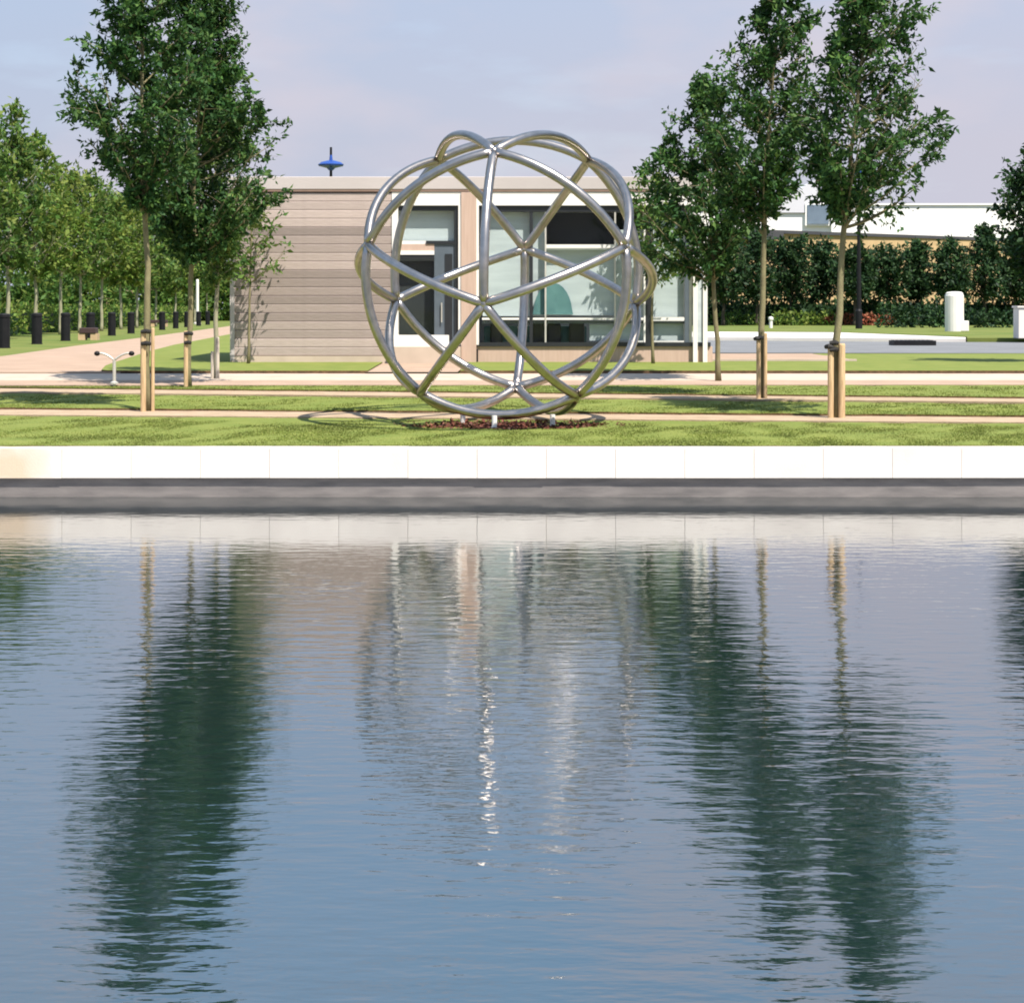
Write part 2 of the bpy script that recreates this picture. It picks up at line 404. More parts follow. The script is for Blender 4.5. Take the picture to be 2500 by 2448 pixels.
class MB:
    """collects geometry, links it as one mesh object (coordinates given in world space)"""
    def __init__(s):
        s.v = []; s.f = []; s.mi = []; s.cur = 0
    def add(s, vs, fs):
        o = len(s.v)
        s.v.extend([tuple(p) for p in vs])
        for f in fs:
            s.f.append([i + o for i in f]); s.mi.append(s.cur)
        return s
    def box(s, x0, x1, y0, y1, z0, z1):
        return s.add([(x0, y0, z0), (x1, y0, z0), (x1, y1, z0), (x0, y1, z0), (x0, y0, z1), (x1, y0, z1), (x1, y1, z1), (x0, y1, z1)],
                     [(0, 3, 2, 1), (4, 5, 6, 7), (0, 1, 5, 4), (1, 2, 6, 5), (2, 3, 7, 6), (3, 0, 4, 7)])
    def obox(s, c, ux, hx, hy, z0, z1):
        """box turned about z: ux = unit x direction"""
        ux = Vector((ux[0], ux[1], 0)).normalized(); uy = Vector((-ux.y, ux.x, 0)); c = Vector((c[0], c[1], 0))
        P = []
        for z in (z0, z1):
            for a, b in ((-1, -1), (1, -1), (1, 1), (-1, 1)):
                q = c + ux * hx * a + uy * hy * b
                P.append((q.x, q.y, z))
        return s.add(P, [(0, 3, 2, 1), (4, 5, 6, 7), (0, 1, 5, 4), (1, 2, 6, 5), (2, 3, 7, 6), (3, 0, 4, 7)])
    def tube(s, pts, rad, n=8, cap=True):
        pts = [Vector(p) for p in pts]
        if not hasattr(rad, '__len__'): rad = [rad] * len(pts)
        vs = []; fs = []
        t = (pts[1] - pts[0]).normalized()
        a = t.orthogonal().normalized()
        for i, p in enumerate(pts):
            if i == 0: t = pts[1] - pts[0]
            elif i == len(pts) - 1: t = pts[-1] - pts[-2]
            else: t = pts[i + 1] - pts[i - 1]
            t.normalize()
            a = (a - t * a.dot(t))
            if a.length < 1e-6: a = t.orthogonal()
            a.normalize()
            b = t.cross(a)
            for k in range(n):
                an = 2 * math.pi * k / n
                vs.append(p + (a * math.cos(an) + b * math.sin(an)) * rad[i])
        for i in range(len(pts) - 1):
            for k in range(n):
                k2 = (k + 1) % n
                fs.append((i * n + k, i * n + k2, (i + 1) * n + k2, (i + 1) * n + k))
        if cap:
            fs.append(tuple(range(n - 1, -1, -1)))
            fs.append(tuple((len(pts) - 1) * n + k for k in range(n)))
        return s.add(vs, fs)
    def lathe(s, c, prof, n=16):
        """prof: list of (radius, z) about vertical axis through c"""
        vs = []; fs = []
        for r, z in prof:
            for k in range(n):
                an = 2 * math.pi * k / n
                vs.append((c[0] + r * math.cos(an), c[1] + r * math.sin(an), c[2] + z))
        for i in range(len(prof) - 1):
            for k in range(n):
                k2 = (k + 1) % n
                fs.append((i * n + k, i * n + k2, (i + 1) * n + k2, (i + 1) * n + k))
        fs.append(tuple(range(n - 1, -1, -1)))
        fs.append(tuple((len(prof) - 1) * n + k for k in range(n)))
        return s.add(vs, fs)
    def ball(s, c, r, n=8, sz=1.0):
        prof = [(max(r * math.sin(math.pi * i / n), 1e-3), -r * sz * math.cos(math.pi * i / n)) for i in range(n + 1)]
        return s.lathe(c, prof, 2 * n)
    def build(s, name, mat, parent=None, smooth=False, bevel=0.0, own_origin=False):
        me = bpy.data.meshes.new(name)
        off = Vector((0, 0, 0))
        if parent is not None:
            p = parent
            while p is not None:
                off += p.location; p = p.parent
        vs = np.array(s.v, dtype=np.float64) - np.array(off)
        me.from_pydata(vs.tolist(), [], s.f)
        mats = mat if isinstance(mat, (list, tuple)) else [mat]
        for m in mats: me.materials.append(m)
        if len(mats) > 1:
            me.polygons.foreach_set('material_index', s.mi)
        if smooth:
            me.polygons.foreach_set('use_smooth', [True] * len(me.polygons))
        me.update()
        o = bpy.data.objects.new(name, me)
        COL.objects.link(o)
        if parent is not None: o.parent = parent
        if own_origin:
            c = vs.mean(axis=0)
            me.transform(Matrix.Translation(-Vector(c)))
            o.location = Vector(c)
        if bevel:
            md = o.modifiers.new('bevel', 'BEVEL'); md.width = bevel; md.segments = 2; md.limit_method = 'ANGLE'
        return o

def tri_mesh(name, V, F, mat, parent=None, loc=None):
    """fast mesh from numpy quads/tris; V in world space"""
    me = bpy.data.meshes.new(name)
    off = np.zeros(3)
    p = parent
    while p is not None:
        off += np.array(p.location); p = p.parent
    if loc is not None: off += np.array(loc)
    V = V - off
    k = F.shape[1]
    me.vertices.add(len(V)); me.vertices.foreach_set('co', V.astype(np.float32).ravel())
    me.loops.add(F.size); me.loops.foreach_set('vertex_index', F.astype(np.int32).ravel())
    me.polygons.add(len(F)); me.polygons.foreach_set('loop_start', np.arange(0, F.size, k, dtype=np.int32))
    me.update(calc_edges=True); me.validate()
    me.materials.append(mat)
    o = bpy.data.objects.new(name, me)
    COL.objects.link(o)
    if parent is not None: o.parent = parent
    if loc is not None: o.location = loc
    return o

def leaf_quads(P, D, L, Wd, rng):
    """P centres-of-base (n,3), D growth directions, L lengths, Wd widths -> folded four-point leaves"""
    n = len(P)
    rnd = rng.normal(size=(n, 3))
    S = np.cross(D, rnd); S /= np.linalg.norm(S, axis=1, keepdims=True) + 1e-9
    Nn = np.cross(S, D)
    mid = P + D * (L * 0.45)[:, None]
    a = mid + S * (Wd * .5)[:, None] + Nn * (Wd * .18)[:, None]
    b = mid - S * (Wd * .5)[:, None] + Nn * (Wd * .18)[:, None]
    tip = P + D * L[:, None] - Nn * (Wd * .15)[:, None]
    V = np.stack([P, a, tip, b], 1).reshape(-1, 3)
    F = np.arange(4 * n).reshape(-1, 4)
    return V, F

# ------------------------------------------------------------------ SETTING: ground, pond, lawns, paths
def base_z(Y):
    ys = [23.3, 28, 33, 37, 39, 42, 60, 4000]
    zs = [.35, .45, .58, .78, .92, .975, 1.03, 1.03]
    return float(np.interp(Y, ys, zs))
def make_ground():
    b = MB()
    xs = [-4000, -300, -45, -20, 0, 20, 45, 300, 4000]
    ys = [23.3, 28, 33, 37, 39, 42, 60, 300, 4000]
    n = len(xs)
    vs = [(x, y, base_z(y)) for y in ys for x in xs]
    fs = [(j * n + i, j * n + i + 1, (j + 1) * n + i + 1, (j + 1) * n + i) for j in range(len(ys) - 1) for i in range(n - 1)]
    b.add(vs, fs)
    z = 0.45
    b.add([(-4000, -4000, z), (4000, -4000, z), (4000, 0.9, z), (-4000, 0.9, z)], [(0, 1, 2, 3)])
    b.add([(-45, .9, z), (45, .9, z), (45, .9, -1.2), (-45, .9, -1.2)], [(0, 1, 2, 3)])
    for sgn in (-1, 1):
        b.add([(sgn * 45, .9, z), (sgn * 4000, .9, z), (sgn * 4000, 23.3, .35), (sgn * 45, 23.3, .35)], [(0, 1, 2, 3)])
        b.add([(sgn * 45, .9, z), (sgn * 45, 23.3, .35), (sgn * 45, 23.3, -1.2), (sgn * 45, .9, -1.2)], [(0, 1, 2, 3)])
    tag(b.build('ground', M['grass_far']), kind='structure')
make_ground()
b = MB(); b.add([(-45, .9, -1.1), (45, .9, -1.1), (45, 23.3, -1.1), (-45, 23.3, -1.1)], [(0, 1, 2, 3)])
tag(b.build('pond_bed', M['wetwall']), kind='structure')
b = MB(); b.add([(-45, .9, 0), (45, .9, 0), (45, 23.3, 0), (-45, 23.3, 0)], [(0, 1, 2, 3)])
tag(b.build('water', M['water']), kind='structure')

XL, XR = -15.0, 15.0
class Line:
    """straight line across the site seen at photo rows rl (left border) and rr (right border), at height z"""
    def __init__(s, rl, rr, z):
        s.p, s.q, s.z = WZ(0, rl, z), WZ(2500, rr, z), z
    def Y(s, X):
        t = (X - s.p.x) / (s.q.x - s.p.x)
        return s.p.y + (s.q.y - s.p.y) * t
class YLine:
    def __init__(s, Y, z): s.y, s.z = Y, z
    def Y(s, X): return s.y
rs = np.random.default_rng(5)
def strip(name, mat, front, back, nx=90, ny=8, rough=0.0, x0=XL, x1=XR, skirt=0.12):
    b = MB()
    vs = []
    for j in range(ny + 1):
        v = j / ny
        for i in range(nx + 1):
            X = x0 + (x1 - x0) * i / nx
            Y = front.Y(X) * (1 - v) + back.Y(X) * v
            z = front.z * (1 - v) + back.z * v
            if rough:
                z += rough * (rs.random() - .5) * (1 if 0 < j < ny else .6)
                Y += (rs.random() - .5) * 0.10 if j in (0, ny) else 0
            vs.append((X, Y, z))
    n = nx + 1
    fs = [(j * n + i, j * n + i + 1, (j + 1) * n + i + 1, (j + 1) * n + i) for j in range(ny) for i in range(nx)]
    b.add(vs, fs)
    b.cur = 1
    o = len(vs)
    sk = [(vs[i][0], vs[i][1] + .015, vs[i][2] - skirt) for i in range(n)]
    b.v.extend(sk)
    for i in range(nx):
        b.f.append([o + i, o + i + 1, i + 1, i]); b.mi.append(1)
    ob = b.build(name, [mat, M['soil'] if name == 'lawn' else mat], smooth=False)
    return tag(ob, kind='structure')

F1, B1 = YLine(23.30, .555), Line(1011, 1030, .635)
P1a, P1b = Line(1012, 1031, .648), Line(999, 1018, .66)
F2, B2 = Line(995, 1014, .685), Line(955, 979, .775)
P2a, P2b = Line(957, 981, .785), Line(948, 972, .795)
F3, B3 = Line(945, 969.5, .815), Line(939, 938, .835)
P3a, P3m, P3b = Line(940, 939, .845), Line(928, 928, .875), YLine(37.62, .935)
strip('lawn', M['grass'], F1, B1, rough=.02)
strip('gravel_path', M['gravel'], P1a, P1b, ny=2)
strip('lawn', M['grass'], F2, B2, rough=.025)
strip('gravel_path', M['gravel'], P2a, P2b, ny=2)
strip('lawn', M['grass'], F3, B3, rough=.02)
strip('cross_path', M['pinkpath'], P3a, P3m, ny=2)
strip('cross_path', M['pale_edge'], P3m, P3b, ny=2)

def grass_blades(front, back, dens, x0, x1, h, seed, edge=0):
    rng = np.random.default_rng(seed)
    area = (x1 - x0) * (back.Y(0) - front.Y(0))
    n = int(area * dens)
    u = rng.random(n); v = rng.random(n)
    if edge:
        u = np.concatenate([u, rng.random(edge)]); v = np.concatenate([v, rng.random(edge) * .012])
        n += edge
    X = x0 + (x1 - x0) * u
    fy = np.array([front.Y(x) for x in X]); by = np.array([back.Y(x) for x in X])
    Y = fy + (by - fy) * v
    Z = front.z + (back.z - front.z) * v
    P = np.stack([X, Y, Z - .005], 1)
    D = rng.normal(size=(n, 3)) * .45; D[:, 2] = 1
    D /= np.linalg.norm(D, axis=1, keepdims=True)
    hh = h * (.5 + rng.random(n)) * (1 - .75 * v ** 5)
    an = rng.random(n) * 6.28
    S = np.stack([np.cos(an), np.sin(an), np.zeros(n)], 1) * (.006 + .006 * rng.random(n))[:, None]
    V = np.stack([P - S, P + S, P + D * hh[:, None]], 1).reshape(-1, 3)
    F = np.arange(3 * n).reshape(-1, 3)
    tag(tri_mesh('grass', V, F, M['leaf_grass']), kind='stuff')
grass_blades(F1, B1, 1800, -8, 8, .015, 1, 6000)
grass_blades(F2, B2, 1000, -9, 9, .017, 2, 5000)
grass_blades(F3, B3, 700, -10, 10, .02, 3, 4000)

# lawn beside the pavilion, door path, avenue path
def poly(name, mat, pts, kind='structure'):
    bm = bmesh.new()
    vs = [bm.verts.new(p) for p in pts]
    f = bm.faces.new(vs)
    if f.normal.z < 0: f.normal_flip()
    bmesh.ops.triangulate(bm, faces=[f])
    bm.normal_update()
    for f in bm.faces:
        if f.normal.z < 0: f.normal_flip()
    me = bpy.data.meshes.new(name); bm.to_mesh(me); bm.free()
    me.materials.append(mat)
    o = bpy.data.objects.new(name, me); COL.objects.link(o)
    return tag(o, kind=kind)
def raise_(p, dz):
    return Vector((p.x, p.y, p.z + dz))
AVR = ([37.6, 37.9, 40, 44, 52, 60, 87.7, 130, 360], [-7.1, -7.6, -7.95, -8.35, -9.2, -9.9, -12.0, -15.5, -35.0])
AVL = ([37.6, 47.8, 77.5, 134, 360], [-16.0, -11.9, -14.0, -18.4, -41.0])
def ribbon(name, mat, Ys, fl, fr, dz, skirt=True):
    b = MB(); vs = []
    for Y in Ys:
        vs += [(fl(Y), Y, zg(Y) + dz), (fr(Y), Y, zg(Y) + dz)]
    n = len(Ys)
    b.add(vs, [(2 * i, 2 * i + 1, 2 * i + 3, 2 * i + 2) for i in range(n - 1)])
    if skirt:
        b.cur = 1
        lo_ = [(p[0], p[1], p[2] - .08) for p in vs]
        b.add(vs + lo_, [(2 * n, 2 * n + 1, 1, 0)] + [(2 * i, 2 * i + 2, 2 * n + 2 * i + 2, 2 * n + 2 * i) for i in range(n - 1)])
    return tag(b.build(name, [mat, M['soil'] if name == 'lawn' else mat]), kind='structure')
YS = [37.66, 37.9, 38.5, 40, 42, 44, 47.8, 52, 60, 66, 72, 77.5, 87.7, 110, 130, 200, 360]
ribbon('avenue_path', M['pinkpath'], YS, lambda Y: float(np.interp(Y, *AVL)), lambda Y: float(np.interp(Y, *AVR)) + .5, .008)
ribbon('lawn', M['grass'], [y for y in YS if y < 110], lambda Y: float(np.interp(Y, *AVR)), lambda Y: -2.65 if Y < 60 else -4, .035)
poly('door_path', M['pinkpath'], [(-2.7, 37.6, .962), (-1.0, 37.6, .962), (-.9, 42.25, 1.012), (-2.7, 42.25, 1.012)])
ribbon('lawn', M['grass'], [37.7, 38.5, 40, 42, 42.72], lambda Y: -.95, lambda Y: 15.0, .035)
ribbon('lawn', M['grass'], [42.72, 44, 46, 48, 49.2], lambda Y: 7.22, lambda Y: 15.0, .035)
poly('terrace_paving', M['pinkpath'], [(3.9, 42.9, 1.05), (7.2, 42.9, 1.05), (7.45, 49.5, 1.05), (3.9, 49.5, 1.05)])
b = MB(); b.box(3.98, 7.2, 42.75, 42.9, .9, 1.075)
tag(b.build('terrace_edge', M['pale_edge']), kind='structure')
# road, far pavement, verge
poly('road', M['asphalt'], [(-3, 50.5, 1.056), (7.5, 49.8, 1.056), (40, 47.5, 1.056), (40, 61, 1.056), (13, 67.5, 1.056), (-3, 75, 1.056)])
b = MB()
def slab(bm_, pts, z0, z1):
    n = len(pts)
    bm_.add([(p[0], p[1], z0) for p in pts] + [(p[0], p[1], z1) for p in pts],
            [tuple(range(n, 2 * n))] + [(i, (i + 1) % n, n + (i + 1) % n, n + i) for i in range(n)])
slab(b, [(-3, 75, 0), (13, 67.6, 0), (14.8, 66.8, 0), (15.5, 70, 0), (13.6, 85, 0), (-3, 95, 0)], 1.0, 1.17)
tag(b.build('pavement', M['concrete']), kind='structure')
b = MB(); slab(b, [(-3, 95.05, 0), (13.6, 85.05, 0), (15.55, 70, 0), (14.85, 66.8, 0), (40, 61.1, 0), (60, 130, 0), (-3, 130, 0)], 1.0, 1.19)
tag(b.build('verge', M['grass_far']), kind='structure')
p = WZ(2219, 833, 1.17)
gr = thing('drain_grating', 'flat black drain opening in the far kerb of the road', 'drain', (p.x, p.y - .5, 1.06))
b = MB(); b.box(p.x - .62, p.x + .62, p.y - .95, p.y - .1, 1.06, 1.2); b.build('grating', M['black'], gr)
b = MB()
for k in range(9): b.box(p.x - .56 + k * .13, p.x - .5 + k * .13, p.y - .9, p.y - .15, 1.2, 1.212)
b.build('bar', M['blackgrey'], gr)

# ------------------------------------------------------------------ pond wall
YW = 23.0
pw = thing('pond_wall', 'low pond wall topped by a band of white stone slabs above the water', 'wall', (0, YW, 0))
b = MB(); b.box(-16, 16, YW + .055, YW + .30, -1.05, .213); b.build('wall_face', M['wetwall'], pw)
b = MB(); b.box(-16, 16, YW + .03, YW + .055, -1.05, .006); b.build('ledge', M['wetwall'], pw)
slab_proto = None
PITCH = 0.7775
joints0 = (151 - 1250) / FPX * YW
k0 = -13
rr = random.Random(3)
for k in range(k0, 28):
    x0 = joints0 + k * PITCH
    if x0 < -16 or x0 > 15.2: continue
    if slab_proto is None:
        b = MB(); b.box(0, PITCH - .003, YW, YW + .31, 0, .338)
        me_o = b.build('coping_slab', M['coping'], pw, bevel=.003)
        slab_proto = me_o
        o = me_o
    else:
        o = slab_proto.copy(); COL.objects.link(o); o.parent = pw
    o.location = (x0, -.0 + rr.uniform(-.004, .004), .213 + rr.uniform(-.002, .002))

# ------------------------------------------------------------------ sculpture
SC, SR = Vector((-.083, 26.8, 2.565)), 1.9586
NODES = {'A': (-0.0739, -0.613, 0.7866), 'B': (-0.9073, -0.3741, 0.1918), 'C': (0.7782, -0.6045, 0.1705), 'D': (-0.1352, -0.9703, -0.2004),
         'E': (-0.5704, -0.2179, -0.7919), 'F': (0.4713, -0.3603, -0.8051), 'G': (-0.4713, 0.3603, 0.8051), 'H': (0.5704, 0.2179, 0.7919),
         'I': (0.1352, 0.9703, 0.2004), 'J': (-0.7782, 0.6045, -0.1705), 'K': (0.9073, 0.3741, -0.1918), 'L': (0.0739, 0.613, -0.7866)}
scu = thing('sphere_sculpture', 'large open steel globe of curved tubes standing on the grass by the pond', 'sculpture', (SC.x, SC.y, .58))
ns = sorted(NODES)
TR = .060
for i, a in enumerate(ns):
    for c in ns[i + 1:]:
        va, vc = Vector(NODES[a]).normalized(), Vector(NODES[c]).normalized()
        if va.dot(vc) < .3: continue
        pts = []
        for k in range(17):
            d = va.slerp(vc, k / 16).normalized()
            pts.append(SC + d * (SR - TR * .6))
        b = MB(); b.tube(pts, TR, 16); b.build('tube', M['steel'], scu, smooth=True)
for a in ns:
    d = Vector(NODES[a]).normalized()
    b = MB()
    q = SC + d * (SR - TR * .6)
    b.ball(q, TR * 1.12, 8); b.build('joint', M['steel'], scu, smooth=True)
for (px, row, Yf) in ((1130, 1029, 27.0), (1207, 1046, 26.02), (1349, 1037, 26.3)):
    X = (px - 1250) / FPX * Yf
    b = MB(); b.tube([(X, Yf, .56), (X, Yf, .76)], .035, 12); b.lathe((X, Yf, .60), [(.07, 0), (.07, .012)], 12)
    b.build('foot', M['whitepaint'], scu)
# mulch bed
rm = random.Random(8)
b = MB()
ring = []
for k in range(40):
    an = 2 * math.pi * k / 40
    rx = 1.45 * (1 + rm.uniform(-.12, .12)); ry = .85 * (1 + rm.uniform(-.12, .12))
    ring.append((SC.x + .1 + rx * math.cos(an), 26.65 + ry * math.sin(an), .585))
b.add([(SC.x + .1, 26.65, .618)] + ring + [(SC.x + .1 + (q[0] - SC.x - .1) * .7, 26.65 + (q[1] - 26.65) * .7, .612) for q in ring],
      [(0, 41 + k, 41 + (k + 1) % 40) for k in range(40)] + [(41 + k, 1 + k, 1 + (k + 1) % 40, 41 + (k + 1) % 40) for k in range(40)])
tag(b.build('mulch_bed', M['mulch']), kind='structure')
rng = np.random.default_rng(12)
n = 5000
an = rng.random(n) * 6.283; rad = np.sqrt(rng.random(n)) * 1.05
P = np.stack([SC.x + .1 + 1.45 * rad * np.cos(an), 26.65 + .85 * rad * np.sin(an), .592 + .02 * (1 - rad) + rng.random(n) * .012], 1)
D = rng.normal(size=(n, 3)); D[:, 2] *= .25; D /= np.linalg.norm(D, axis=1, keepdims=True)
V, F = leaf_quads(P, D, .05 + .05 * rng.random(n), .02 + .02 * rng.random(n), rng)
M['chips'] = leafmat('bark_chips', [(0.05, 0.02, 0.015), (0.10, 0.03, 0.02), (0.17, 0.06, 0.04), (0.08, 0.03, 0.02)], 0)
tag(tri_mesh('bark_chips', V, F, M['chips']), kind='stuff')

# ------------------------------------------------------------------ trees
def make_tree(name, label, loc, trunk_pts, profile, nl, twigs, leaves, lsize, lmat, bark, seed, r0=.05, group=None,
              axis=None, crown_depth=1.0, ang=.9, category='tree', fill=0.0):
    """profile: rows of (z, rl, rr) crown reach to the left / right of the trunk axis; limbs grow from the trunk out to it"""
    rng = np.random.default_rng(seed)
    t = thing(name, label, category, loc, group)
    tp = [Vector(p) for p in trunk_pts]
    zs = np.array([p.z for p in tp]); xs = np.array([p.x for p in tp]); ys = np.array([p.y for p in tp])
    zt = zs[-1]; zb = zs[0]
    def tx(z): return Vector((float(np.interp(z, zs, xs)), float(np.interp(z, zs, ys)), z))
    def tr(z): return r0 * (1 - .88 * ((z - zb) / (zt - zb)) ** .9) + .004
    pz = [q[0] for q in profile]; pl = [q[1] for q in profile]; pr = [q[2] for q in profile]
    def reach(z, az):
        l, r = np.interp(z, pz, pl), np.interp(z, pz, pr)
        c = math.cos(az)
        side = r if c > 0 else l
        return abs(c) * side + (1 - abs(c)) * .5 * (l + r) * crown_depth
    b = MB()
    N = max(10, int((zt - zb) / .35))
    path = [tx(zb + (zt - zb) * i / N) for i in range(N + 1)]
    for i in range(1, N + 1):
        path[i] = path[i] + Vector((rng.normal() * r0 * .22, rng.normal() * r0 * .22, 0))
    b.tube(path, [tr(p.z) * (1.25 if i == 0 else 1) for i, p in enumerate(path)], 8)
    z0, z1 = pz[0], pz[-1]
    LP = []; LD = []
    az = rng.random() * 6.28
    for k in range(nl):
        az += 2.399 + rng.normal() * .3
        f = (k + .5) / nl
        ze = z0 + (z1 - z0) * (f + rng.normal() * .02)
        ze = min(max(ze, z0), z1)
        R = reach(ze, az) * (.52 + fill + (.44 - fill * .6) * rng.random() ** .7)
        up = R * (ang + .3 * rng.normal()) if R > .15 else .2
        up = max(.15 * R, up)
        zs_ = max(min(ze - up, zt - .15), zs[0] + (z0 - zs[0]) * .9)
        s = tx(zs_); ctr = tx(ze)
        e = Vector((ctr.x + math.cos(az) * R, ctr.y + math.sin(az) * R, ze))
        mid = s.lerp(e, .5) + Vector((math.cos(az) * R * .08, math.sin(az) * R * .08, -.06 * R)) + Vector(rng.normal(size=3) * .04 * R)
        Lp = []
        for i in range(7):
            u = i / 6
            Lp.append(s * (1 - u) ** 2 + mid * 2 * u * (1 - u) + e * u * u)
        rl_ = min(tr(zs_) * .55, .028 * (r0 / .05))
        b.tube(Lp, [rl_ * (1 - .85 * i / 6) + .0015 for i in range(7)], 5, cap=False)
        length = (e - s).length
        dens = 1.5 * rng.random() + .15
        nt_ = max(3, int(twigs * (.45 + .55 * length / (1.0 + length)) ))
        for j in range(nt_):
            u = .22 + .78 * (j + rng.random()) / nt_
            q = s * (1 - u) ** 2 + mid * 2 * u * (1 - u) + e * u * u
            ld = (e - s).normalized()
            dr = Vector(rng.normal(size=3)); dr.z = dr.z * .6 + .25
            dr = (dr.normalized() * .95 + ld * .55).normalized()
            tl = (.16 + .30 * rng.random()) * (.6 + .5 * min(length, 1.6)) * (lsize / .11) ** .5
            q2 = q + dr * tl
            if rng.random() < .5: b.tube([q, q.lerp(q2, .5) + Vector((0, 0, .02)), q2], [.005, .003, .0015], 3, cap=False)
            m = int(leaves * dens * (.5 + 1.0 * rng.random()))
            uu = rng.random(m) ** .7
            base = np.array(q)[None] + np.array(q2 - q)[None] * uu[:, None] + rng.normal(size=(m, 3)) * .035 * (lsize / .11)
            dd = np.array(dr)[None] * .55 + rng.normal(size=(m, 3)) * .62; dd[:, 2] -= .22; 
            dd /= np.linalg.norm(dd, axis=1, keepdims=True)
            LP.append(base); LD.append(dd)
    b.build('trunk', bark, t, smooth=True)
    P = np.concatenate(LP); D = np.concatenate(LD)
    n = len(P)
    Ln = lsize * (.5 + .9 * rng.random(n)); Wn = Ln * (.34 + .22 * rng.random(n))
    V, F = leaf_quads(P, D, Ln, Wn, rng)
    tri_mesh('crown', V, F, lmat, t)
    return t

def photo_tree(name, label, Y, zb, trunk, prof, **kw):
    """trunk: [(x,row)...] display pixels (1944 wide) bottom to top; prof: [(row, xl, xr)...] top to bottom"""
    s = 2500 / 1944
    tp = []
    for i, (x, r) in enumerate(trunk):
        p = WY(x * s, r * s, Y); 
        if i == 0: p.z = zb - .05
        tp.append(p)
    zs = [p.z for p in tp]; xs = [p.x for p in tp]
    pr = []
    for (r, xl, xr) in reversed(prof):
        p = WY(xl * s, r * s, Y); q = WY(xr * s, r * s, Y)
        c = float(np.interp(p.z, zs, xs))
        pr.append((p.z, max(c - p.x, .05), max(q.x - c, .05)))
    return make_tree(name, label, (tp[0].x, Y, zb), tp, pr, **kw)

GL = 'young trees in the row left of the steel globe'
photo_tree('young_tree', 'tallest dark leafy tree of the left row, nearest the pond behind two timber stakes', 29.3, .66,
           [(280, 783), (279, 600), (275, 400), (268, 200), (272, 0), (276, -150)],
           [(-150, 268, 288), (-60, 215, 345), (0, 185, 375), (80, 145, 385), (150, 112, 395), (200, 110, 400), (260, 140, 395), (330, 205, 370), (385, 250, 310)],
           nl=62, twigs=15, leaves=31, lsize=.098, lmat=M['leaf_dark'], bark=M['bark'], seed=14, r0=.055, group=GL)
photo_tree('young_tree', 'dense dark tree second in the left row, its crown merging with the taller one', 34.2, .80,
           [(358, 745), (360, 600), (366, 430), (375, 250), (385, 0), (388, -90)],
           [(-90, 380, 396), (0, 310, 440), (60, 290, 455), (120, 270, 470), (190, 265, 535), (250, 262, 556), (310, 265, 550), (370, 275, 530), (430, 300, 470), (480, 335, 400)],
           nl=88, twigs=16, leaves=33, lsize=.104, lmat=M['leaf_dark'], bark=M['bark'], seed=22, r0=.05, group=GL)
photo_tree('young_tree', 'yellow-green tree third in the left row, between two short whitish posts', 36.4, .88,
           [(410, 730), (411, 550), (415, 400), (418, 120)],
           [(120, 405, 430), (200, 360, 470), (300, 345, 500), (380, 360, 505), (440, 365, 480), (500, 385, 440), (530, 398, 425)],
           nl=50, twigs=13, leaves=29, lsize=.104, lmat=M['leaf_mid'], bark=M['bark_pale'], seed=33, r0=.045, group=GL)
photo_tree('young_tree', 'small thin yellow-green sapling standing against the timber wall of the pavilion', 41.2, 1.0,
           [(471, 697), (473, 600), (476, 500), (478, 370)],
           [(370, 470, 488), (400, 442, 525), (440, 425, 545), (475, 428, 565), (500, 445, 540), (520, 460, 500)],
           nl=26, twigs=8, leaves=9, lsize=.12, lmat=M['leaf_mid'], bark=M['bark'], seed=44, r0=.028, group=GL)
GR = 'young trees in the row right of the steel globe'
photo_tree('young_tree', 'rightmost tall leafy tree of the right row, behind the nearest pair of timber stakes', 27.6, .635,
           [(1588, 795), (1590, 620), (1598, 480), (1608, 370), (1630, 180), (1650, 0), (1655, -130)],
           [(-130, 1640, 1668), (-60, 1605, 1715), (0, 1600, 1738), (60, 1590, 1745), (100, 1575, 1740), (150, 1530, 1765), (200, 1508, 1795), (250, 1495, 1800), (300, 1530, 1790), (350, 1562, 1770), (392, 1585, 1690)],
           nl=82, twigs=15, leaves=24, lsize=.096, fill=.16, lmat=M['leaf_dark'], bark=M['bark'], seed=55, r0=.055, group=GR)
photo_tree('young_tree', 'tall leafy tree in the middle of the right row, left of the rightmost one', 30.6, .78,
           [(1446, 757), (1447, 600), (1450, 420), (1462, 200), (1480, 0), (1490, -60)],
           [(-60, 1478, 1500), (0, 1450, 1550), (60, 1410, 1545), (100, 1375, 1540), (150, 1340, 1540), (200, 1312, 1540), (260, 1305, 1525), (320, 1330, 1515), (370, 1370, 1490), (410, 1410, 1465)],
           nl=66, twigs=14, leaves=27, lsize=.098, fill=.05, lmat=M['leaf_dark'], bark=M['bark'], seed=66, r0=.052, group=GR)
photo_tree('young_tree', 'low-crowned tree without stakes nearest the right side of the steel globe', 35.6, .85,
           [(1364, 729), (1357, 600), (1355, 480), (1345, 330), (1340, 160)],
           [(160, 1330, 1352), (230, 1275, 1400), (290, 1225, 1425), (340, 1200, 1430), (400, 1205, 1425), (450, 1225, 1410), (490, 1255, 1400), (515, 1300, 1380)],
           nl=64, twigs=13, leaves=29, lsize=.104, lmat=M['leaf_dark'], bark=M['bark'], seed=77, r0=.045, group=GR)
photo_tree('young_tree', 'slim far tree of the right row in front of the pavilion glazing', 41.2, 1.0,
           [(1240, 696), (1238, 600), (1238, 480), (1238, 320)],
           [(320, 1228, 1250), (380, 1200, 1290), (440, 1205, 1310), (490, 1218, 1312), (525, 1230, 1290)],
           nl=30, twigs=9, leaves=11, lsize=.12, lmat=M['leaf_mid'], bark=M['bark'], seed=88, r0=.03, group=GR)
